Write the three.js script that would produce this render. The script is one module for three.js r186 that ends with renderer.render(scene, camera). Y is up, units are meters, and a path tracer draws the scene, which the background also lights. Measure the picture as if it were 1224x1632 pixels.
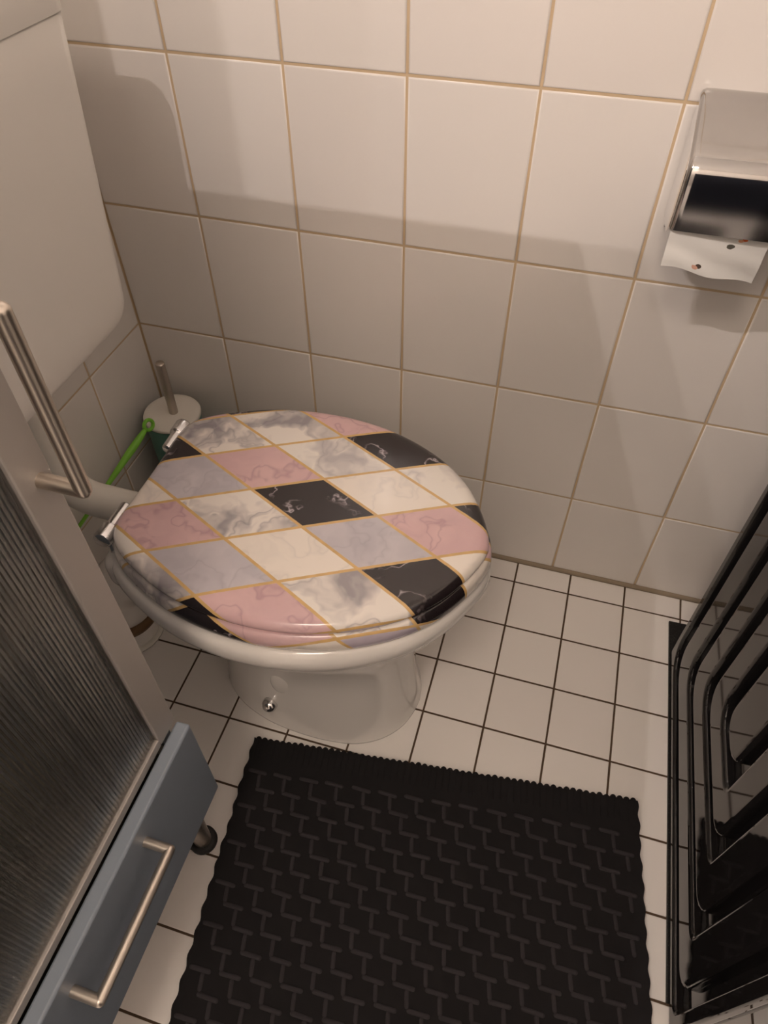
import * as THREE from 'three';
import { RoundedBoxGeometry } from 'three/addons/geometries/RoundedBoxGeometry.js';
import { mergeGeometries, toCreasedNormals } from 'three/addons/utils/BufferGeometryUtils.js';
import { RectAreaLightUniformsLib } from 'three/addons/lights/RectAreaLightUniformsLib.js';
import { ImprovedNoise } from 'three/addons/math/ImprovedNoise.js';

// ------------------------------------------------------------------ camera, light, exposure
const scene = new THREE.Scene();
const camera = new THREE.PerspectiveCamera(71.11, 1224 / 1632, 0.02, 20);
camera.position.set(0.55899, 1.09362, 0.87882);
camera.up.set(-0.2090978, 0.6624305, -0.7193497);
camera.lookAt(0.55899 - 0.1887465, 1.09362 - 0.7491174, 0.87882 - 0.6349787);
scene.add(camera);
const renderer = new THREE.WebGLRenderer({ antialias: true });
renderer.toneMapping = THREE.LinearToneMapping;
renderer.toneMappingExposure = 1.0;
renderer.shadowMap.enabled = true;
const LAMP_COLOUR = new THREE.Color().setRGB(1.0, 0.885, 0.85);
const LAMP_CANDELA = 0.88;
const CEILING_COLOUR = new THREE.Color().setRGB(1.0, 0.84, 0.70);
const CEILING_LUMINANCE = 24;
RectAreaLightUniformsLib.init();
const LAMPS = [[0.07, 1.82, 1.0, 1.25], [0.02, 1.82, 1.0, 1.0], [-0.018, 1.82, 1.0, 0.4]];
scene.background = new THREE.Color(0x000000);

// ------------------------------------------------------------------ helpers
const V = (x, y, z) => new THREE.Vector3(x, y, z);
let seed = 7;
const rnd = () => { seed = (seed * 1664525 + 1013904223) >>> 0; return seed / 4294967296; };
const noise = new ImprovedNoise();
const fbm = (x, y, z, o = 4) => { let s = 0, a = 0.5; for (let i = 0; i < o; i++) { s += a * noise.noise(x, y, z + i * 9.7); x *= 2.03; y *= 2.03; a *= 0.5; } return s; };
const lin = (r, g, b) => new THREE.Color().setRGB(r, g, b);
const std = (c, roughness, o = {}) => new THREE.MeshStandardMaterial({ color: c, roughness, ...o });
const phys = (c, roughness, o = {}) => new THREE.MeshPhysicalMaterial({ color: c, roughness, ...o });
const taken = {};
const numbered = n => { const k = taken[n] = (taken[n] ?? -1) + 1; return k ? `${n}_${String(k).padStart(3, '0')}` : n; };
function mesh(name, geo, mat, parent = scene) {
  const g = Array.isArray(geo) ? mergeGeometries(geo.map(q => { const t = q.index ? q.toNonIndexed() : q.clone(); for (const k of Object.keys(t.attributes)) if (!['position', 'normal', 'uv'].includes(k)) t.deleteAttribute(k); return t; })) : geo;
  const m = new THREE.Mesh(g, mat);
  m.name = parent === scene ? numbered(name) : name;
  m.castShadow = m.receiveShadow = true;
  parent.add(m); return m;
}
function tag(o, label, category, group, kind) { o.userData.label = label; if (category) o.userData.category = category; if (group) o.userData.group = group; if (kind) o.userData.kind = kind; return o; }
function thing(name, pos, label, category, group) { const g = new THREE.Group(); g.name = numbered(name); g.position.set(...pos); scene.add(g); return tag(g, label, category, group); }
function struct(o, label) { o.userData.kind = 'structure'; o.userData.label = label; return o; }
const box = (x0, x1, y0, y1, z0, z1, r = 0, seg = 2) => {
  const g = r ? new RoundedBoxGeometry(x1 - x0, y1 - y0, z1 - z0, seg, r) : new THREE.BoxGeometry(x1 - x0, y1 - y0, z1 - z0);
  return g.translate((x0 + x1) / 2, (y0 + y1) / 2, (z0 + z1) / 2);
};
const cyl = (r0, r1, h, n = 24) => new THREE.CylinderGeometry(r1, r0, h, n).translate(0, h / 2, 0);
const tube = (pts, r, n = 24, rs = 16, closed = false) => new THREE.TubeGeometry(new THREE.CatmullRomCurve3(pts.map(p => V(...p)), closed, 'centripetal'), n, r, rs, closed);
const lathe = (pts, n = 48) => new THREE.LatheGeometry(pts.map(p => new THREE.Vector2(...p)), n);
// loft through closed rings of equal count; uv is plan position in metres
function loft(rings, capStart = true, capEnd = true) {
  const n = rings[0].length, pos = [], uv = [], idx = [];
  const push = p => { pos.push(p.x, p.y, p.z); uv.push(p.x, p.z); return pos.length / 3 - 1; };
  for (const r of rings) for (const p of r) push(p);
  for (let i = 0; i + 1 < rings.length; i++) for (let k = 0; k < n; k++) {
    const a = i * n + k, b = i * n + (k + 1) % n, c = a + n, d = b + n;
    idx.push(a, b, d, a, d, c);
  }
  const cap = (i, flip) => {
    const c = V(0, 0, 0); rings[i].forEach(p => c.add(p)); c.multiplyScalar(1 / n);
    const ci = push(c);
    for (let k = 0; k < n; k++) { const a = i * n + k, b = i * n + (k + 1) % n; flip ? idx.push(ci, b, a) : idx.push(ci, a, b); }
  };
  if (capStart) cap(0, true);
  if (capEnd) cap(rings.length - 1, false);
  const g = new THREE.BufferGeometry();
  g.setAttribute('position', new THREE.Float32BufferAttribute(pos, 3));
  g.setAttribute('uv', new THREE.Float32BufferAttribute(uv, 2));
  g.setIndex(idx); g.computeVertexNormals(); return g;
}
// closed plan outline (array of [x,z]) from a half outline [x, halfwidth] about axis z = az
function outline(half, az, n = 48) {
  const c = new THREE.CatmullRomCurve3(half.map(([x, w]) => V(x, 0, w)), false, 'centripetal');
  const h = c.getSpacedPoints(n), out = [];
  for (let i = 0; i <= n; i++) out.push([h[i].x, az + h[i].z]);
  for (let i = n - 1; i > 0; i--) out.push([h[i].x, az - h[i].z]);
  return out;
}
function inset(loop, d) {
  const n = loop.length;
  return loop.map((p, i) => {
    const a = loop[(i + n - 1) % n], b = loop[(i + 1) % n];
    let tx = b[0] - a[0], tz = b[1] - a[1]; const l = Math.hypot(tx, tz) || 1; tx /= l; tz /= l;
    return [p[0] + tz * d, p[1] - tx * d];           // outlines run so that this is inward for d > 0
  });
}
const ring = (loop, y) => loop.map(([x, z]) => V(x, y, z));
function dataTex(w, h, fn, colour = true) {
  const d = new Uint8Array(w * h * 4);
  for (let y = 0; y < h; y++) for (let x = 0; x < w; x++) { const c = fn(x / w, y / h); const o = (y * w + x) * 4; for (let k = 0; k < 3; k++) d[o + k] = Math.max(0, Math.min(255, c[k] * 255)); d[o + 3] = 255; }
  const t = new THREE.DataTexture(d, w, h); t.wrapS = t.wrapT = THREE.RepeatWrapping; t.magFilter = THREE.LinearFilter; t.minFilter = THREE.LinearMipmapLinearFilter; t.generateMipmaps = true;
  if (colour) t.colorSpace = THREE.SRGBColorSpace; t.needsUpdate = true; return t;
}

// ------------------------------------------------------------------ materials
const tileTones = [[0.815, 0.770, 0.722], [0.825, 0.782, 0.735], [0.805, 0.758, 0.712], [0.818, 0.776, 0.732]];
const M = {
  wallTile: tileTones.map(c => phys(lin(...c), 0.24, { clearcoat: 0.2, clearcoatRoughness: 0.18 })),
  floorTile: tileTones.map(c => std(lin(c[0] * 1.06, c[1] * 1.065, c[2] * 1.07), 0.3)),
  wallGrout: std(lin(0.60, 0.455, 0.29), 0.9),
  floorGrout: std(lin(0.085, 0.052, 0.030), 0.95),
  sealant: std(lin(0.30, 0.235, 0.165), 0.75),
  plainWall: std(lin(0.80, 0.76, 0.71), 0.6),
  ceiling: std(lin(0.82, 0.80, 0.77), 0.9),
  ceramic: phys(lin(0.86, 0.825, 0.78), 0.12, { clearcoat: 0.5, clearcoatRoughness: 0.06 }),
  plastic: std(lin(0.70, 0.675, 0.63), 0.38),
  whitePlastic: std(lin(0.86, 0.82, 0.74), 0.35),
  chrome: std(lin(0.74, 0.74, 0.75), 0.08, { metalness: 1 }),
  chromeSoft: std(lin(0.74, 0.73, 0.72), 0.2, { metalness: 1 }),
  nickel: std(lin(0.60, 0.54, 0.47), 0.34, { metalness: 1 }),
  steel: std(lin(0.52, 0.47, 0.42), 0.38, { metalness: 1 }),
  aluminium: std(lin(0.44, 0.41, 0.38), 0.45, { metalness: 0.35 }),
  blueLacquer: std(lin(0.235, 0.275, 0.325), 0.36),
  carcass: std(lin(0.20, 0.18, 0.15), 0.6),
  ribGlass: phys(lin(0.86, 0.87, 0.84), 0.26, { transmission: 1, thickness: 0.005, ior: 1.5 }),
  blackGloss: phys(lin(0.010, 0.009, 0.009), 0.05, { ior: 1.5 }),
  blackRubber: std(lin(0.012, 0.011, 0.010), 0.6),
  brownRubber: std(lin(0.16, 0.085, 0.035), 0.7),
  teal: std(lin(0.10, 0.27, 0.21), 0.35),
  green: std(lin(0.24, 0.62, 0.055), 0.4),
  bulb: std(lin(1, 0.9, 0.75), 0.4, { emissive: lin(1, 0.8, 0.6), emissiveIntensity: 1.0 }),
  unseenBoxBrown: std(lin(0.42, 0.30, 0.18), 0.7),
};
// black granite with pale flecks
M.granite = std(0xffffff, 0.35, { map: dataTex(256, 256, (u, v) => { const s = noise.noise(u * 60, v * 60, 3.1) + 0.5 * noise.noise(u * 120, v * 120, 8.1); const k = s > 0.62 ? 0.62 : s > 0.5 ? 0.22 : 0.05; return [k, k * 0.95, k * 0.9]; }) });
M.granite.map.repeat.set(8, 8);
// paper with soft embossed waves and small printed motifs
const printMarks = [[0.39, 0.115, 0.032, 0.030, [0.30, 0.25, 0.21]], [0.35, 0.085, 0.032, 0.03, [0.80, 0.62, 0.54]], [0.64, 0.475, 0.040, 0.034, [0.33, 0.32, 0.28]], [0.755, 0.59, 0.030, 0.028, [0.90, 0.42, 0.22]], [0.72, 0.565, 0.028, 0.022, [0.90, 0.66, 0.50]]];
M.paper = std(0xffffff, 0.9, {
  side: THREE.DoubleSide,
  map: dataTex(512, 512, (u, v) => { let c = [0.885, 0.875, 0.855]; for (const [mu, mv, a, b, m] of printMarks) { const d = Math.hypot((u - mu) / a, (v - mv) / b) + 0.35 * fbm(u * 30, v * 30, 2, 2); if (d < 1) c = m; } return c; }),
});

// ------------------------------------------------------------------ room shell
const XL = -0.131, XR = 1.32, ZN = 1.85, YC = 2.26;
const WT = 0.1518, HT = 0.2060, WX0 = 0.02355, WY0 = 0.195, FP = 0.1, FX0 = 0.06733, FZ0 = 0.05037;
// one tile: pillowed slab lying in its local XY plane, face at z = 0
const tileCache = {};
function tileGeo(w, h, bevel, lift) {
  const key = [w, h, bevel].map(q => q.toFixed(4)).join();
  if (tileCache[key]) return tileCache[key];
  const rings = [[0, -0.006], [0, -lift], [bevel * 0.35, -lift * 0.28], [bevel, 0]].map(([i, z]) => [[-w / 2 + i, -h / 2 + i], [w / 2 - i, -h / 2 + i], [w / 2 - i, h / 2 - i], [-w / 2 + i, h / 2 - i]].map(([x, y]) => V(x, y, z)));
  const pos = [], nor = [], idx = [];
  const nz = [0, 0.25, 0.75, 1];
  rings.forEach((r, i) => r.forEach((p, k) => {
    const sx = [-1, 1, 1, -1][k], sy = [-1, -1, 1, 1][k], f = 1 - nz[i];
    const n = V(sx * f, sy * f, nz[i] + 0.001).normalize();
    pos.push(p.x, p.y, p.z); nor.push(n.x, n.y, n.z);
  }));
  for (let i = 0; i < 3; i++) for (let k = 0; k < 4; k++) { const a = i * 4 + k, b = i * 4 + (k + 1) % 4; idx.push(a, b, b + 4, a, b + 4, a + 4); }
  idx.push(12, 13, 14, 12, 14, 15);
  const g = new THREE.BufferGeometry();
  g.setAttribute('position', new THREE.Float32BufferAttribute(pos, 3));
  g.setAttribute('normal', new THREE.Float32BufferAttribute(nor, 3));
  g.setIndex(idx);
  return tileCache[key] = g;
}
const lines = (start, step, lo, hi) => { const a = [lo]; let k = Math.ceil((lo + 0.012 - start) / step); for (; start + k * step < hi - 0.012; k++) a.push(start + k * step); a.push(hi); return a; };
function tiles(parent, us, vs, gap, bevel, lift, mats, place) {
  for (let i = 0; i + 1 < us.length; i++) for (let j = 0; j + 1 < vs.length; j++) {
    const w = us[i + 1] - us[i] - gap, h = vs[j + 1] - vs[j] - gap;
    if (w < 0.01 || h < 0.01) continue;
    const m = mesh('tile', tileGeo(w, h, bevel, lift), mats[Math.floor(rnd() * mats.length)], parent);
    place(m, (us[i] + us[i + 1]) / 2, (vs[j] + vs[j + 1]) / 2);
  }
}
const jit = a => (rnd() - 0.5) * a;
{
  const t = 0.08, g = 0.0014;
  const floor = struct(mesh('floor', box(XL - t, XR + t, -0.1, -0.0011, -t, ZN + t), M.floorGrout), 'small white square floor tiles with dark brown joints');
  tiles(floor, lines(FX0, FP, XL, XR), lines(FZ0, FP, 0.004, ZN), 0.0030, 0.0014, 0.0012, M.floorTile, (m, u, v) => { m.position.set(u, 0, v); m.rotation.set(-Math.PI / 2 + jit(0.003), 0, jit(0.004)); });
  const back = struct(mesh('wall_back', box(XL - t, XR + t, -0.1, YC + t, -t, -g), M.wallGrout), 'white glazed tile wall behind the toilet with tan joints');
  tiles(back, lines(WX0, WT, XL, XR), lines(WY0, HT, 0.0, YC), 0.0026, 0.0028, 0.0018, M.wallTile, (m, u, v) => { m.position.set(u, v, 0); m.rotation.set(jit(0.002), jit(0.002), 0); });
  const left = struct(mesh('wall_left', box(XL - t, XL - g, -0.1, YC + t, -t, ZN + t), M.wallGrout), 'white tile wall that carries the cistern');
  tiles(left, lines(0.152, WT, 0, ZN), lines(WY0, HT, 0.0, YC), 0.0026, 0.0028, 0.0018, M.wallTile, (m, u, v) => { m.position.set(XL, v, u); m.rotation.set(0, Math.PI / 2 + jit(0.002), jit(0.001)); });
  struct(mesh('wall_right', box(XR, XR + t, -0.1, YC + t, -t, ZN + t), M.plainWall), 'plain white wall on the right side');
  struct(mesh('wall_front', box(XL - t, XR + t, -0.1, YC + t, ZN, ZN + t), M.plainWall), 'plain white wall behind the viewer');
  struct(mesh('ceiling', box(XL - t, XR + t, YC, YC + t, -t, ZN + t), M.ceiling), 'plain white ceiling');
  // bead of sealant where wall meets floor
  struct(mesh('trim_1', new THREE.CylinderGeometry(0.0055, 0.0055, XR - XL, 8).rotateZ(Math.PI / 2).translate((XL + XR) / 2, 0.0015, 0.0005), M.sealant), 'brown sealant bead along the foot of the back wall');
}

// ------------------------------------------------------------------ lid and seat print
const LATT = { o: [0.1361, 0.2879], a: [0.0826, -0.0425], b: [0.0840, 0.0411] };
const CELL = {};
const put = (i, j, c) => { CELL[i + ',' + j] = c; };
// i: between long lines i and i+1, j: between cross lines j and j+1
[[0, 0, 'p'], [1, 0, 'w'], [-1, 0, 'g'], [2, 0, 'k'], [-2, 0, 'c'], [3, 0, 'g'],
 [-1, 1, 'm'], [0, 1, 'k'], [1, 1, 'c'], [2, 1, 'w'], [-2, 1, 'p'], [-3, 1, 'w'], [3, 1, 'p'],
 [-2, 2, 'g'], [-1, 2, 'c'], [0, 2, 'g'], [1, 2, 'p'], [2, 2, 'k'], [-3, 2, 'm'], [-4, 2, 'w'],
 [-3, 3, 'k'], [-2, 3, 'p'], [-1, 3, 'm'], [0, 3, 'k'], [1, 3, 'c'], [2, 3, 'p'], [-4, 3, 'g'],
 [-1, 4, 'l'], [-2, 4, 'c'], [0, 4, 'c'], [1, 4, 'p'], [-3, 4, 'p'],
 [0, -1, 'm'], [1, -1, 'm'], [-1, -1, 'k'], [2, -1, 'p'], [3, -1, 'w'], [-2, -1, 'p'],
 [1, -2, 'k'], [0, -2, 'p'], [2, -2, 'w'], [-1, -2, 'w']].forEach(q => put(...q));
const TX0 = 0.04, TZ0 = 0.08, TS = 0.52;
function printColour(u, v) {
  const x = TX0 + u * TS - LATT.o[0], z = TZ0 + v * TS - LATT.o[1];
  const { a, b } = LATT, det = a[0] * b[1] - a[1] * b[0];
  const i = (x * b[1] - z * b[0]) / det, j = (a[0] * z - a[1] * x) / det;
  const la = Math.hypot(...a), lb = Math.hypot(...b), sn = Math.abs(det) / (la * lb);
  const di = Math.abs(i - Math.round(i)) * la * sn, dj = Math.abs(j - Math.round(j)) * lb * sn;
  if (Math.min(di, dj) < 0.0019) { const q = 0.94 + 0.1 * fbm(x * 90, z * 90, 5, 2); return [0.90 * q, 0.745 * q, 0.50 * q]; }
  const ci = Math.floor(i), cj = Math.floor(j), kind = CELL[ci + ',' + cj] || 'w';
  const s = ci * 3.7 + cj * 11.3 + 40;
  const wx = x * 16 + 0.9 * fbm(x * 22, z * 22, s, 3), wz = z * 16 + 0.9 * fbm(x * 22 + 5, z * 22, s + 3, 3);
  const cloud = fbm(wx, wz, s + 1, 4);
  const vein = Math.pow(Math.max(0, 1 - Math.abs(fbm(wx * 0.7, wz * 0.7, s + 7, 4)) * 9), 3);
  const mix = (A, B, t) => A.map((q, k) => q + (B[k] - q) * Math.max(0, Math.min(1, t)));
  if (kind === 'k') {
    const v1 = Math.max(0, 1 - Math.abs(fbm(x * 13 + 3, z * 13, s + 2, 5)) * 26), v2 = Math.max(0, fbm(x * 26, z * 26, s + 5, 2) * 4.2 + 0.22);
    return mix([0.15, 0.125, 0.13], [0.80, 0.76, 0.78], Math.pow(v1, 1.6) * Math.min(1, v2) * 0.95);
  }
  if (kind === 'p') return mix(mix([0.885, 0.745, 0.745], [0.83, 0.69, 0.705], cloud * 1.4 + 0.4), [0.60, 0.46, 0.50], vein * 0.34);
  if (kind === 'g') return mix(mix([0.825, 0.80, 0.82], [0.75, 0.73, 0.76], cloud * 1.6 + 0.4), [0.58, 0.56, 0.60], vein * 0.22);
  if (kind === 'l') return mix([0.80, 0.76, 0.80], [0.70, 0.66, 0.72], cloud * 1.6 + 0.4);
  if (kind === 'c') return mix(mix([0.955, 0.92, 0.88], [0.87, 0.84, 0.82], cloud * 1.5 - 0.05), [0.68, 0.66, 0.67], vein * 0.18);
  if (kind === 'm') return mix(mix([0.945, 0.915, 0.885], [0.64, 0.62, 0.635], cloud * 2.4 + 0.18), [0.50, 0.48, 0.51], vein * 0.42);
  return mix(mix([0.945, 0.92, 0.89], [0.74, 0.72, 0.73], cloud * 2.0 + 0.05), [0.60, 0.58, 0.60], vein * 0.3);
}
M.print = phys(0xffffff, 0.22, { map: dataTex(1536, 1536, printColour), clearcoat: 0.45, clearcoatRoughness: 0.1 });
const planUV = g => { const p = g.attributes.position, u = g.attributes.uv; for (let i = 0; i < p.count; i++) u.setXY(i, (p.getX(i) - TX0) / TS, (p.getZ(i) - TZ0) / TS); return g; };

// the printed film wraps over the rim: uv follows the way along the surface, not the plain plan view
function wrapUV(g, rings, loop, start) {
  const n = loop.length, u = g.attributes.uv, p = g.attributes.position;
  planUV(g);
  let d = start.d;
  for (let i = start.i; i >= 0; i--) {
    if (i < start.i) d -= rings[i].reduce((q, v, k) => q + v.distanceTo(rings[i + 1][k]), 0) / n;
    inset(loop, d).forEach(([x, z], k) => u.setXY(i * n + k, (x - TX0) / TS, (z - TZ0) / TS));
  }
  return g;
}

// ------------------------------------------------------------------ toilet
const AZ = 0.333;
const lidHalf = [[0.078, 0], [0.0775, 0.05], [0.078, 0.088], [0.085, 0.108], [0.101, 0.124], [0.125, 0.139], [0.171, 0.160], [0.214, 0.172], [0.262, 0.178], [0.31, 0.177], [0.36, 0.168], [0.41, 0.149], [0.455, 0.121], [0.489, 0.086], [0.514, 0.043], [0.524, 0.018], [0.527, 0]];
const lidLoop = outline(lidHalf, AZ);
{
  const t = thing('toilet', [0, 0, 0], 'white ceramic toilet with marble-diamond printed lid beside the black mat', 'toilet');
  const x0 = 0.078, x1 = 0.527;
  const T1 = lidHalf.map(([x, w]) => [(x - x0) / (x1 - x0), w / 0.178]);
  const T2 = [[0, 0], [0, 0.25], [0.01, 0.40], [0.05, 0.56], [0.15, 0.78], [0.3, 0.94], [0.45, 1], [0.62, 1], [0.76, 0.93], [0.87, 0.76], [0.95, 0.5], [0.99, 0.2], [1, 0]];
  const L1 = outline(T1.map(([u, w]) => [u, w * 0.4]), 0), L2 = outline(T2.map(([u, w]) => [u, w * 0.4]), 0);
  const sec = (y, a, b, hw, k) => L1.map((p, i) => V(a + (b - a) * (p[0] * (1 - k) + L2[i][0] * k), y, AZ + hw * (p[1] * (1 - k) + L2[i][1] * k) / 0.4));
  mesh('bowl', loft([
    sec(0.000, 0.130, 0.457, 0.110, 1), sec(0.004, 0.130, 0.457, 0.110, 1), sec(0.03, 0.134, 0.452, 0.106, 1), sec(0.08, 0.138, 0.446, 0.099, 1),
    sec(0.13, 0.136, 0.443, 0.095, 0.95), sec(0.18, 0.126, 0.445, 0.096, 0.8), sec(0.225, 0.110, 0.454, 0.108, 0.6), sec(0.265, 0.094, 0.470, 0.130, 0.4), sec(0.305, 0.080, 0.494, 0.156, 0.2),
    sec(0.328, 0.072, 0.514, 0.174, 0.06), sec(0.342, 0.068, 0.524, 0.182, 0), sec(0.351, 0.065, 0.531, 0.1885, 0), sec(0.363, 0.063, 0.535, 0.1915, 0), sec(0.375, 0.064, 0.534, 0.1905, 0), sec(0.383, 0.068, 0.529, 0.186, 0), sec(0.386, 0.075, 0.521, 0.179, 0),
    sec(0.386, 0.14, 0.46, 0.12, 0),
  ]), M.ceramic, t);
  mesh('rear_deck', box(0.056, 0.150, 0.325, 0.3865, AZ - 0.125, AZ + 0.125, 0.022, 5), M.ceramic, t);
  // trap outlet running back and down to the floor
  const out = mesh('outlet', tube([[0.20, 0.21, AZ], [0.10, 0.205, AZ], [0.0, 0.185, AZ + 0.002], [-0.05, 0.14, AZ + 0.004], [-0.066, 0.07, AZ + 0.006], [-0.068, 0.003, AZ + 0.008]], 0.046, 40, 28), M.ceramic, t);
  tag(mesh('collar', lathe([[0.044, 0], [0.0535, 0], [0.0545, 0.008], [0.0535, 0.016], [0.046, 0.018]]).translate(-0.068, 0.045, AZ + 0.008), M.brownRubber, out), 'brown rubber collar');
  tag(mesh('floor_rosette', lathe([[0, 0], [0.057, 0], [0.056, 0.003], [0.048, 0.004], [0, 0.004]]).translate(-0.070, 0.0, AZ + 0.010), M.whitePlastic, out), 'round white cover around the outlet');
  // floor fixing: moulded hollow with a domed chrome cap on either side
  for (const s of [1, -1]) {
    const cap = lathe([[0, 0.012], [0.004, 0.0115], [0.0085, 0.009], [0.0115, 0.004], [0.012, 0], [0.012, -0.004], [0, -0.004]].reverse(), 28);
    cap.rotateX(s * 1.2).translate(0.240, 0.058, AZ + s * 0.1025);
    tag(mesh('bolt_cap', cap, M.chromeSoft, t), 'domed metal bolt cap');
    mesh('cast_lug', new THREE.SphereGeometry(0.018, 24, 16).scale(1, 1.8, 0.35).translate(0.262, 0.115, AZ + s * 0.0915), M.ceramic, t);
  }
  tag(mesh('seat_nut', lathe([[0, 0], [0.012, 0], [0.012, 0.010], [0.007, 0.014], [0.007, 0.03], [0, 0.03]], 16).rotateZ(0.2).translate(0.152, 0.205, AZ + 0.101), M.blackRubber, t), 'black plastic nut under the rim');
  const lid = [[0.003, 0.4155], [0.0008, 0.4175], [0, 0.4205], [0.0006, 0.4235], [0.003, 0.4270], [0.0065, 0.4295], [0.012, 0.4312], [0.022, 0.4322]];
  const lr = lid.map(([d, y]) => ring(inset(lidLoop, d), y));
  { const base = inset(lidLoop, 0.022), cx = 0.29; for (const [k, y] of [[0.8, 0.4329], [0.55, 0.4335], [0.3, 0.4338], [0.08, 0.434]]) lr.push(ring(base.map(([x, z]) => [cx + (x - cx) * k, AZ + (z - AZ) * k]), y)); }
  tag(mesh('lid', wrapUV(loft(lr), lr, lidLoop, { i: 9 - 2, d: 0.022 }), M.print, t), 'closed lid printed with pink, grey, white and black marble diamonds');
  const outS = inset(lidLoop, -0.0055), inS = outline([[0.16, 0], [0.162, 0.05], [0.18, 0.085], [0.23, 0.108], [0.30, 0.114], [0.37, 0.102], [0.42, 0.075], [0.445, 0.04], [0.452, 0]], AZ);
  const sr = [[0.004, 0.3885], [0.0012, 0.3905], [0, 0.3955], [0.0003, 0.4025], [0.0016, 0.4085], [0.0045, 0.4125], [0.009, 0.4145]].map(([d, y]) => ring(inset(outS, d), y));
  sr.push(ring(inset(inS, -0.012), 0.4145), ring(inset(inS, 0), 0.408), ring(inset(inS, 0), 0.395), ring(inset(inS, -0.006), 0.3885), sr[0].map(p => p.clone()));
  tag(mesh('seat', wrapUV(loft(sr, false, false), sr, outS, { i: 6, d: 0.009 }), M.print, t), 'seat ring with the same marble diamond print');
  for (const [za, zb, dir] of [[0.386, 0.448, 1], [0.280, 0.226, -1]]) {
    const L = Math.abs(zb - za);
    const prof = [[0, 0], [0.006, 0], [0.0075, 0.002], [0.0082, L - 0.026], [0.0092, L - 0.0225], [0.0115, L - 0.022], [0.0118, L - 0.003], [0.0105, L], [0, L]];
    const g = lathe(prof, 28).rotateX(dir * Math.PI / 2).translate(0.0715, 0.4175, za);
    const h = tag(mesh('hinge', g, M.chrome, t), 'chrome seat hinge');
    mesh('hinge_post', cyl(0.008, 0.007, 0.03, 16).translate(0.0715, 0.386, za + dir * L * 0.75), M.chrome, h);
  }
  for (const [x, z] of [[0.13, 0.47], [0.13, 0.2], [0.44, 0.42], [0.44, 0.25]]) mesh('bumper', cyl(0.008, 0.008, 0.004, 12).translate(x, 0.3855, z), M.blackRubber, t);
}
// ------------------------------------------------------------------ cistern and flush pipe
{
  const t = thing('cistern', [XL, 0.572, AZ], 'white plastic cistern with rounded corners hung on the left tile wall', 'cistern');
  const D = 0.156;
  const rr = (y, d, hw, r) => { const p = [], n = 8; const c = (cx, cz, a0) => { for (let i = 0; i <= n; i++) { const a = a0 + i / n * Math.PI / 2; p.push(V(cx + Math.cos(a) * r, y, cz + Math.sin(a) * r)); } };
    p.push(V(0.001, y, -hw)); c(d - r, -hw + r, -Math.PI / 2); c(d - r, hw - r, 0); p.push(V(0.001, y, hw)); return p.reverse(); };
  const H = 0.324, w0 = 0.142, w1 = 0.173;
  const body = [];
  for (let i = 0; i <= 8; i++) { const a = i / 8 * Math.PI / 2, R = 0.034, s = 1 - Math.sin(a), c = 1 - Math.cos(a); body.push(rr(R * c, D - 0.004 - 0.006 * s, w0 - R * s * 0.9, 0.02 + 0.004 * (1 - s))); }
  for (let i = 1; i <= 6; i++) { const k = i / 6; body.push(rr(0.034 + (H - 0.036) * k, D - 0.004 + 0.004 * k, w0 + (w1 - w0) * k, 0.024)); }
  mesh('tank', loft(body), M.plastic, t);
  mesh('tank_lid', loft([rr(H, D - 0.004, w1 - 0.003, 0.022), rr(H + 0.0005, D + 0.002, w1 + 0.002, 0.026), rr(H + 0.040, D + 0.002, w1 + 0.001, 0.026), rr(H + 0.056, D - 0.002, w1 - 0.004, 0.026), rr(H + 0.066, D - 0.012, w1 - 0.016, 0.022), rr(H + 0.069, D - 0.03, w1 - 0.04, 0.02)]), M.plastic, t);
  mesh('flush_button', lathe([[0, 0.006], [0.018, 0.006], [0.02, 0.004], [0.02, 0], [0, 0]].reverse(), 28).translate(0.075, H + 0.068, 0), M.chromeSoft, t);
  const p = thing('flush_pipe', [0, 0, AZ], 'white bent flush pipe between the cistern and the toilet', 'pipe');
  mesh('pipe', tube([[-0.075, 0.570, 0], [-0.078, 0.50, 0], [-0.080, 0.42, 0], [-0.074, 0.37, 0], [-0.045, 0.345, 0], [0, 0.341, 0], [0.0555, 0.341, 0]], 0.0245, 48, 28), M.whitePlastic, p);
  mesh('pipe_nut', lathe([[0.024, 0], [0.034, 0], [0.035, 0.004], [0.035, 0.022], [0.032, 0.026], [0.024, 0.026]], 24).translate(-0.076, 0.543, 0), M.whitePlastic, p);
  tag(mesh('inlet_seal', lathe([[0.024, 0], [0.031, 0.0], [0.032, 0.005], [0.030, 0.013], [0.024, 0.014]], 28).rotateZ(-Math.PI / 2).translate(0.0415, 0.341, 0), M.plastic, p), 'pale rubber seal');
}
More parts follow.
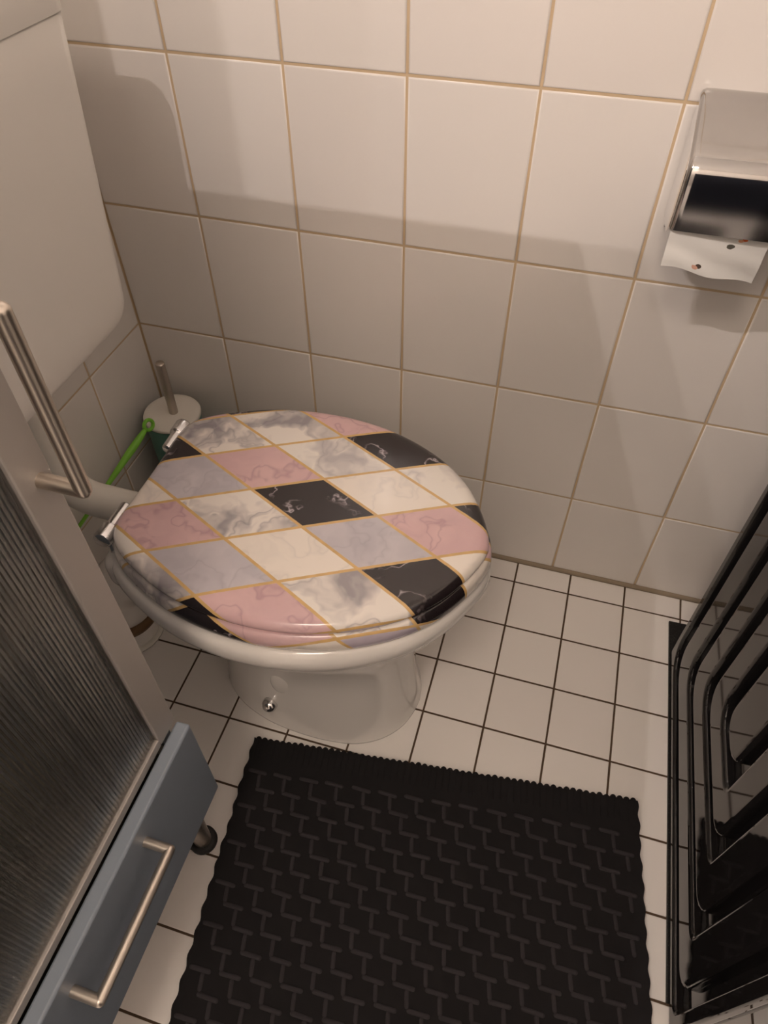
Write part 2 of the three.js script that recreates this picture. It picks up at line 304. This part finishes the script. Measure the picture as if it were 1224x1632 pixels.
// ------------------------------------------------------------------ toilet brush and drain tool
{
  const t = thing('toilet_brush', [-0.064, 0, 0.070], 'teal toilet brush holder with white disc lid in the wall corner', 'toilet brush');
  mesh('holder', lathe([[0, 0], [0.043, 0], [0.046, 0.004], [0.0475, 0.27], [0.044, 0.27], [0.042, 0.01], [0, 0.01]], 48), M.teal, t);
  mesh('lid', lathe([[0, 0.271], [0.046, 0.271], [0.049, 0.273], [0.0495, 0.277], [0.048, 0.280], [0.04, 0.281], [0.0, 0.2815]], 56), M.whitePlastic, t);
  const h = mesh('handle', lathe([[0.0078, 0.280], [0.0078, 0.382], [0.0066, 0.385], [0, 0.3855]], 24).rotateZ(-0.0), M.steel, t);
  h.position.x = 0.004;
}
{
  const a = V(-0.079, 0.289, 0.120), b = V(-0.1245, 0.216, 0.305);
  const dir = b.clone().sub(a), L = dir.length();
  const t = thing('drain_tool', [a.x, a.y, a.z], 'bright green plastic stick with ring end leaning by the brush holder', 'cleaning tool');
  t.quaternion.setFromUnitVectors(V(0, -1, 0), dir.clone().normalize());
  mesh('ring', new THREE.TorusGeometry(0.0088, 0.0032, 12, 28).rotateY(1.1), M.green, t);
  mesh('shaft', lathe([[0, -L], [0.003, -L + 0.001], [0.0036, -0.13], [0.0052, -0.085], [0.0066, -0.05], [0.0056, -0.025], [0.0038, -0.011], [0, -0.009]], 20), M.green, t);
}
// ------------------------------------------------------------------ cabinet with ribbed glass door and drawer
const barHandle = (len, off, r) => {               // square-cornered bar, posts along +x, length along +z, starting at origin
  const e = 0.004;
  return [cyl(r, r, off, 16).rotateZ(-Math.PI / 2), cyl(r, r, off, 16).rotateZ(-Math.PI / 2).translate(0, 0, len),
    cyl(r, r, len, 16).rotateX(Math.PI / 2).translate(off, 0, 0), new THREE.SphereGeometry(r, 16, 10).translate(off, 0, 0), new THREE.SphereGeometry(r, 16, 10).translate(off, 0, len)];
};
const CX0 = XL + 0.006, CX1 = 0.226, CZ0 = 0.6105, CZ1 = 0.975, CY0 = 0.184, CY1 = 1.35;
{
  const t = thing('bathroom_cabinet', [0, 0, 0], 'tall blue-grey cabinet with ribbed glass door and drawer on metal legs', 'cabinet');
  const th = 0.016;
  mesh('side_panel', box(CX0, CX1, CY0, CY1, CZ0, CZ0 + th, 0.001), M.blueLacquer, t);
  mesh('side_panel', box(CX0, CX1, CY0, CY1, CZ1 - th, CZ1, 0.001), M.blueLacquer, t);
  mesh('back_panel', box(CX0, CX0 + 0.006, CY0 + 0.001, CY1 - 0.001, CZ0 + th, CZ1 - th), M.carcass, t);
  mesh('bottom_panel', box(CX0 + 0.006, CX1, CY0, CY0 + th, CZ0 + th, CZ1 - th), M.carcass, t);
  mesh('top_panel', box(CX0, 0.260, CY1, CY1 + 0.012, CZ0 - 0.002, CZ1 + 0.002, 0.003), M.blueLacquer, t);
  for (const y of [0.356, 0.62, 0.90, 1.13]) mesh('shelf', box(CX0 + 0.006, CX1 - 0.012, y, y + 0.014, CZ0 + th, CZ1 - th), M.carcass, t);
  // door
  const d = new THREE.Group(); d.name = 'door'; t.add(d);
  const dx0 = 0.2265, dx1 = 0.242, y0 = 0.3635, y1 = 1.346, sw = 0.031;
  mesh('stile', box(dx0, dx1, y0, y1, CZ0, CZ0 + sw, 0.0015), M.aluminium, d);
  mesh('stile', box(dx0, dx1, y0, y1, CZ1 - sw, CZ1, 0.0015), M.aluminium, d);
  mesh('rail', box(dx0, dx1, y0, y0 + 0.0125, CZ0 + sw, CZ1 - sw, 0.0012), M.aluminium, d);
  mesh('rail', box(dx0, dx1, y1 - 0.03, y1, CZ0 + sw, CZ1 - sw, 0.0015), M.aluminium, d);
  const gz0 = CZ0 + sw - 0.002, gz1 = CZ1 - sw + 0.002, nr = 75, pts = [], idx = [], per = 6;
  const n = nr * per, gy0 = y0 + 0.0115, gy1 = y1 - 0.029;
  for (let i = 0; i <= n; i++) { const z = gz0 + (gz1 - gz0) * i / n, x = 0.2375 + 0.0011 * Math.sin(i / per * Math.PI * 2); pts.push(x, gy0, z, x, gy1, z, 0.2325, gy0, z, 0.2325, gy1, z); }
  for (let i = 0; i < n; i++) { const a = i * 4, b = a + 4; idx.push(a, a + 1, b + 1, a, b + 1, b, a + 2, b + 3, a + 3, a + 2, b + 2, b + 3, a, b, b + 2, a, b + 2, a + 2, a + 1, a + 3, b + 3, a + 1, b + 3, b + 1); }
  idx.push(0, 2, 3, 0, 3, 1); { const a = n * 4; idx.push(a, a + 1, a + 3, a, a + 3, a + 2); }
  let gg = new THREE.BufferGeometry(); gg.setAttribute('position', new THREE.Float32BufferAttribute(pts, 3)); gg.setIndex(idx); gg = toCreasedNormals(gg, 1.1);
  tag(mesh('glass_pane', gg, M.ribGlass, d), 'dark vertically ribbed glass');
  const dh = mesh('handle', barHandle(0.136, 0.033, 0.0058).map(g => g.rotateX(-Math.PI / 2).translate(dx1 - 0.0005, 0.7475, 0.6225)), M.nickel, d);
  tag(dh, 'long satin metal bar handle');
  // drawer standing a little open
  const w = new THREE.Group(); w.name = 'drawer'; t.add(w);
  mesh('drawer_front', box(0.243, 0.260, 0.1845, 0.3625, CZ0 + 0.0005, CZ1, 0.0035, 3), M.blueLacquer, w);
  mesh('drawer_box', [box(0.02, 0.243, 0.205, 0.215, CZ0 + 0.02, CZ1 - 0.02), box(0.02, 0.243, 0.215, 0.33, CZ0 + 0.02, CZ0 + 0.03), box(0.02, 0.243, 0.215, 0.33, CZ1 - 0.03, CZ1 - 0.02), box(0.02, 0.03, 0.215, 0.33, CZ0 + 0.03, CZ1 - 0.03)], M.carcass, w);
  tag(mesh('handle', barHandle(0.132, 0.028, 0.0052).map(g => g.translate(0.2595, 0.330, 0.7265)), M.nickel, w), 'satin metal bar handle');
  // legs
  for (const [x, z] of [[0.2125, 0.636], [0.2125, 0.949], [-0.08, 0.636], [-0.08, 0.949]]) {
    const l = mesh('leg', cyl(0.0125, 0.0165, 0.172, 24).translate(x, 0.012, z), M.steel, t);
    tag(mesh('foot', lathe([[0, 0], [0.0185, 0], [0.020, 0.003], [0.0195, 0.010], [0.015, 0.0125], [0, 0.0125]], 28).translate(x, 0, z), M.blackRubber, l), 'black foot ring');
  }
}
// things behind the ribbed glass
{
  const towel = tag(mesh('folded_towel', [0, 1, 2].map(k => box(-0.06, 0.17, 0.635 + k * 0.045, 0.678 + k * 0.045, 0.66, 0.92, 0.018, 4)), std(lin(0.16, 0.035, 0.045), 0.95)), 'dark red folded towel on a shelf behind the ribbed glass', 'towel');
  const b = thing('bottle', [0.12, 0.370, 0.86], 'teal bottle standing behind the ribbed glass above the drawer', 'bottle');
  mesh('bottle_body', lathe([[0, 0], [0.03, 0], [0.034, 0.004], [0.034, 0.12], [0.026, 0.14], [0.013, 0.148], [0.013, 0.155], [0, 0.155]], 28), std(lin(0.03, 0.12, 0.14), 0.3), b);
  mesh('cap', cyl(0.014, 0.014, 0.025, 20).translate(0, 0.153, 0), M.whitePlastic, b);
  tag(mesh('cream_box', box(0.02, 0.15, 0.370, 0.47, 0.72, 0.79, 0.004), std(lin(0.42, 0.36, 0.26), 0.7)), 'cream carton behind the ribbed glass beside the teal bottle', 'box');
}
// ------------------------------------------------------------------ toilet paper holder
{
  const x0 = 0.642, x1 = 0.778;
  const t = thing('paper_holder', [0, 0, 0], 'chrome toilet paper holder with curved cover on the back wall', 'paper holder');
  mesh('back_plate', box(x0 + 0.004, x1 - 0.004, 0.680, 0.829, 0.0005, 0.0035, 0.0012), M.chrome, t);
  // cover: a bent sheet with side cheeks
  const prof = new THREE.CatmullRomCurve3([V(0.006, 0.8310, 0), V(0.014, 0.8325, 0), V(0.030, 0.8275, 0), V(0.060, 0.8135, 0), V(0.088, 0.8005, 0), V(0.0965, 0.7955, 0), V(0.1030, 0.7880, 0), V(0.1050, 0.7790, 0), V(0.1048, 0.765, 0), V(0.1030, 0.745, 0), V(0.1005, 0.724, 0)], false, 'centripetal').getSpacedPoints(44);
  const pos = [], idx = [], nx = 10, nP = prof.length, e = 0.007;
  const xs = []; for (let i = 0; i <= nx; i++) { const k = i / nx; xs.push(x0 + (x1 - x0) * k); }
  // edge rounding: first and last columns bend back toward the wall
  const cols = [[x0 + 0.0002, -0.006], [x0 + 0.0018, -0.0022], [x0 + 0.005, -0.0003], [x0 + 0.012, 0], [x1 - 0.012, 0], [x1 - 0.005, -0.0003], [x1 - 0.0018, -0.0022], [x1 - 0.0002, -0.006]];
  const nrm = prof.map((p, i) => { const a = prof[Math.max(0, i - 1)], b = prof[Math.min(nP - 1, i + 1)]; const tx = b.x - a.x, ty = b.y - a.y, l = Math.hypot(tx, ty); return [-ty / l, tx / l]; });
  for (const [x, d] of cols) prof.forEach((p, i) => pos.push(x, p.y + nrm[i][1] * d, p.x + nrm[i][0] * d));
  for (let c = 0; c + 1 < cols.length; c++) for (let i = 0; i + 1 < nP; i++) { const a = c * nP + i, b = a + nP; idx.push(a, a + 1, b, b, a + 1, b + 1); }
  const g = new THREE.BufferGeometry(); g.setAttribute('position', new THREE.Float32BufferAttribute(pos, 3)); g.setIndex(idx); g.computeVertexNormals();
  const chromeTwo = std(lin(0.50, 0.49, 0.48), 0.10, { metalness: 1 }); chromeTwo.side = THREE.DoubleSide;
  const cover = mesh('cover', g, chromeTwo, t);
  for (const x of [x0, x1 - 0.0012]) {
    const s = new THREE.Shape();
    s.moveTo(0.004, 0.824);
    prof.forEach((p, i) => s.lineTo(p.x - nrm[i][0] * 0.0055, p.y - nrm[i][1] * 0.0055));
    s.lineTo(0.080, 0.712); s.lineTo(0.030, 0.700); s.lineTo(0.004, 0.700); s.closePath();
    mesh('side_cheek', new THREE.ExtrudeGeometry(s, { depth: 0.0012, bevelEnabled: false }).rotateY(-Math.PI / 2).translate(x + 0.0012, 0, 0), M.chrome, cover);
  }
  mesh('spindle', cyl(0.004, 0.004, x1 - x0 - 0.004, 12).rotateZ(-Math.PI / 2).translate(x0 + 0.002, 0.752, 0.054), M.chromeSoft, t);
  const r = thing('toilet_paper', [0.645, 0.752, 0.054], 'white toilet paper roll with printed hanging sheet under the chrome cover', 'toilet paper');
  mesh('roll', lathe([[0.018, 0], [0.038, 0], [0.038, 0.1], [0.018, 0.1], [0.018, 0]], 48).rotateZ(-Math.PI / 2), std(lin(0.74, 0.72, 0.69), 0.95), r);
  // hanging sheet: leaves the front of the roll, hangs with a slight wave, torn lower edge
  const sp = [], su = [], si = [], NU = 28, NV = 24;
  for (let j = 0; j <= NV; j++) for (let i = 0; i <= NU; i++) {
    const u = i / NU, v = j / NV;
    const top = 0.0, bot = -0.068 - 0.015 * u + 0.002 * Math.sin(u * 9);
    const y = top + (bot - top) * v;
    const z = 0.0385 + 0.004 * v - 0.010 * v * v * u + 0.0009 * Math.sin(v * 17 - u * 5) * v + 0.006 * v * v * v * (1 - u);
    sp.push(0.1 * u, y, z); su.push(u, (1 - v) * 1.0);
  }
  for (let j = 0; j < NV; j++) for (let i = 0; i < NU; i++) { const a = j * (NU + 1) + i, b = a + NU + 1; si.push(a, b, b + 1, a, b + 1, a + 1); }
  const sg = new THREE.BufferGeometry(); sg.setAttribute('position', new THREE.Float32BufferAttribute(sp, 3)); sg.setAttribute('uv', new THREE.Float32BufferAttribute(su, 2)); sg.setIndex(si); sg.computeVertexNormals();
  tag(mesh('hanging_sheet', sg, M.paper, r), 'hanging paper sheet with small grey and orange printed marks');
}
// ------------------------------------------------------------------ glossy black cabinet front at the right
{
  const fx = 0.857, z0 = 0.126, z1 = 0.682, y0 = 0.005, y1 = 0.96, bx = 1.20;
  const t = thing('black_cabinet', [0, 0, 0], 'glossy black cabinet with nested grooved frames reflecting the floor tiles', 'cabinet');
  t.rotation.y = 0.022; t.position.set(-0.0088, 0, 0.0188);
  mesh('body', box(fx + 0.012, bx, y0, y1, z0, z1, 0.006, 3), M.blackGloss, t);
  const rrShape = (i, S = THREE.Shape) => { const r = Math.max(0.006, 0.052 - Math.max(0, i - 0.03) * 0.05), a = z0 + i, b = z1 - i, c = y0 + i, d = y1 - i, s = new S(); const q = i < 0.01 ? 0.008 : Math.min(r, (b - a) / 2 - 0.001);
    const qn = i < 0.01 ? 0.008 : Math.min(0.022, q);
    s.moveTo(a + q, c); s.lineTo(b - qn, c); s.quadraticCurveTo(b, c, b, c + qn); s.lineTo(b, d - qn); s.quadraticCurveTo(b, d, b - qn, d); s.lineTo(a + q, d); s.quadraticCurveTo(a, d, a, d - q); s.lineTo(a, c + q); s.quadraticCurveTo(a, c, a + q, c); return s; };
  const gw = 0.018, bev = 0.0075;
  const bands = [[0.0, 0.021], [0.021 + gw, 0.091], [0.091 + gw, 0.159], [0.159 + gw, 0.224], [0.224 + gw, null]];
  bands.forEach(([a, b], k) => {
    const s = rrShape(a + bev * (k ? 1 : 0.6));
    if (b !== null) s.holes.push(rrShape(b - bev, THREE.Path));
    const g = new THREE.ExtrudeGeometry(s, { depth: 0.005, bevelEnabled: true, bevelThickness: 0.006, bevelSize: bev * (k ? 1 : 0.6), bevelSegments: 7, curveSegments: 14 });
    // shape is in (z, y): turn so that its outward face looks to -x
    g.applyMatrix4(new THREE.Matrix4().makeBasis(V(0, 0, 1), V(0, 1, 0), V(-1, 0, 0))).translate(fx + 0.011, 0, 0);
    mesh(b === null ? 'centre_panel' : 'raised_frame', g, M.blackGloss, t);
  });
  const plinth = mesh('plinth', box(fx - 0.0025, bx + 0.01, 0.0, 0.0045, 0.062, 0.650, 0.001), M.granite, t);
  tag(plinth, 'black speckled base slab');
}
// ------------------------------------------------------------------ woven mat
{
  const W = 0.588, Lm = 0.60, ang = Math.atan2(0.069, 0.583);
  const t = thing('bath_mat', [0.225, 0, 0.474], 'black woven cotton bath mat with raised zigzag weave on the tile floor', 'bath mat');
  t.rotation.y = ang;
  const matBase = std(lin(0.0050, 0.0040, 0.0048), 0.95, { bumpMap: dataTex(256, 256, (u, v) => { const q = 0.5 + 0.5 * Math.sin(u * 201) * Math.sin(v * 201); return [q, q, q]; }, false), bumpScale: 0.0006 });
  const cord = std(lin(0.029, 0.025, 0.028), 0.95);
  // ground cloth with slightly wavy sides
  const s = new THREE.Shape(); const N = 150;
  s.moveTo(0, 0.001); s.lineTo(W, 0.001);
  for (let i = 1; i <= N; i++) { const z = Lm * i / N; s.lineTo(W + 0.0012 * Math.sin(z * 2 * Math.PI / 0.028) + 0.0015 * noise.noise(z * 20, 1, 1), z); }
  for (let i = N; i >= 0; i--) { const z = Lm * i / N; s.lineTo(-0.001 + 0.0015 * Math.sin(z * 2 * Math.PI / 0.028) + 0.0015 * noise.noise(z * 20, 4, 1), z); }
  const g = new THREE.ExtrudeGeometry(s, { depth: 0.006, bevelEnabled: true, bevelThickness: 0.0015, bevelSize: 0.0015, bevelSegments: 2 }).rotateX(Math.PI / 2).translate(0, 0.0085, 0);
  mesh('ground_cloth', g, matBase, t);
  // rounded cords: half pill swept along a straight run
  const pill = (x0, z0, x1, z1, r, h, y) => {
    const L = Math.hypot(x1 - x0, z1 - z0), a = Math.atan2(x1 - x0, z1 - z0);
    return new THREE.CapsuleGeometry(r, Math.max(0.001, L - r), 3, 8).rotateX(Math.PI / 2).scale(1, h / r, 1).rotateY(a).translate((x0 + x1) / 2, y, (z0 + z1) / 2);
  };
  const ribs = [];
  for (let x = 0.005; x < W; x += 0.0098) ribs.push(pill(x, -0.002 + jit(0.002), x + jit(0.001), 0.034, 0.0047, 0.0042, 0.0062));
  const border = mesh('border_ribs', ribs, matBase, t); tag(border, 'ribbed end border', null, null, 'stuff');
  const cords = [], px = 0.0405, pz = 0.0262;
  for (let row = 0; row * pz < Lm - 0.075; row++) for (let k = -1; k < 16; k++) {
    const cx = k * px + (row % 2) * px / 2 + 0.018 + jit(0.002), cz = 0.052 + row * pz + jit(0.0012);
    if (cx < 0.012 || cx > W - 0.012) continue;
    const xa = Math.max(0.004, cx - 0.0135), xb = Math.min(W - 0.004, cx + 0.0135), sk = jit(0.002);
    cords.push(pill(xa, cz - 0.0012, xb, cz + 0.0014 + sk, 0.0034, 0.0027, 0.0092));
    cords.push(pill(cx + 0.0045 + jit(0.001), cz + 0.004, cx + 0.0065, cz + pz - 0.004, 0.0034, 0.0024, 0.0090));
  }
  tag(mesh('raised_weave', cords, cord, t), 'raised zigzag cords of the weave', null, null, 'stuff');
  // dark filler tufts between the cords give the body of the weave
}
// ------------------------------------------------------------------ unseen lamps on left wall and ceiling, and the unseen box on the cabinet
{
  const t = thing('unseen_wall_lamp', [XL, 1.82, 1.0], 'unseen three-bulb chrome lamp on the left wall above the tall cabinet', 'lamp');  // out of view, bulbs placed to cast the back wall shadows
  mesh('wall_plate', lathe([[0, 0], [0.045, 0], [0.045, 0.012], [0.038, 0.018], [0, 0.018]], 32).rotateZ(-Math.PI / 2), M.chrome, t);
  mesh('arm', cyl(0.006, 0.006, 0.215, 16).rotateZ(-Math.PI / 2).translate(0.01, 0.05, 0), M.chrome, t);
  mesh('unseen_shade', box(0.01, 0.265, 0.056, 0.062, -0.075, 0.075, 0.002), M.whitePlastic, t);  // unseen plate over the bulbs, placed to keep their light off the ceiling
  mesh('stem', cyl(0.006, 0.006, 0.052, 16).translate(0.014, 0, 0), M.chrome, t);
  for (const [x, y, z, k] of LAMPS) {
    mesh('socket', cyl(0.009, 0.010, 0.030, 16).translate(x - XL, y - 1.82 + 0.018, z - 1.0), M.chrome, t);
    mesh('bulb', new THREE.SphereGeometry(0.013, 20, 14).translate(x - XL, y - 1.82 + 0.006, z - 1.0), M.bulb, t);
    const l = new THREE.PointLight(LAMP_COLOUR, LAMP_CANDELA * k, 0, 2);
    l.position.set(x - XL, y - 1.82, z - 1.0); l.castShadow = true; l.shadow.radius = 0.1; l.name = 'bulb_light'; t.add(l);
  }
  const c = thing('unseen_ceiling_lamp', [0.42, YC, 1.45], 'unseen square white ceiling lamp placed to brighten the shaded wall and floor', 'ceiling lamp');  // out of view, placed to brighten the shaded parts of wall and floor
  mesh('housing', box(-0.19, 0.19, -0.045, 0, -0.19, 0.19, 0.006), M.plastic, c);
  mesh('diffuser', box(-0.175, 0.175, -0.05, -0.0455, -0.175, 0.175), std(lin(0.9, 0.88, 0.84), 0.5, { emissive: CEILING_COLOUR, emissiveIntensity: 0.8 }), c);
  const ra = new THREE.RectAreaLight(CEILING_COLOUR, CEILING_LUMINANCE, 0.35, 0.35); ra.position.set(0, -0.052, 0); ra.rotation.x = -Math.PI / 2; ra.name = 'diffuser_light'; c.add(ra);
  const b = thing('unseen_box', [0, CY1 + 0.012, 0], 'unseen brown box on the tall cabinet placed to cast bands on the back wall', 'box');  // out of view, its edge placed to cast vertical bands on the back wall
  mesh('box_body', box(XL + 0.008, 0.0345, 0, 0.395, 0.71, 0.827, 0.002), M.unseenBoxBrown, b);
  mesh('box_lid', box(XL + 0.006, 0.0355, 0.3955, 0.42, 0.708, 0.8285, 0.002), M.unseenBoxBrown, b);
}
// dark hamper behind the viewer, added stand-in for the person the chrome mirrors
{
  const t = thing('added_blocker', [0.80, 0, 1.25], 'tall dark blue added hamper behind the viewer', 'blocker');
  const navy = std(lin(0.030, 0.036, 0.058), 0.9);
  mesh('blocker_body', box(-0.27, 0.27, 0.0, 0.98, -0.13, 0.13, 0.03, 4), navy, t);
  mesh('lid', box(-0.275, 0.275, 0.981, 1.01, -0.135, 0.135, 0.012, 3), navy, t);
}
renderer.render(scene, camera);
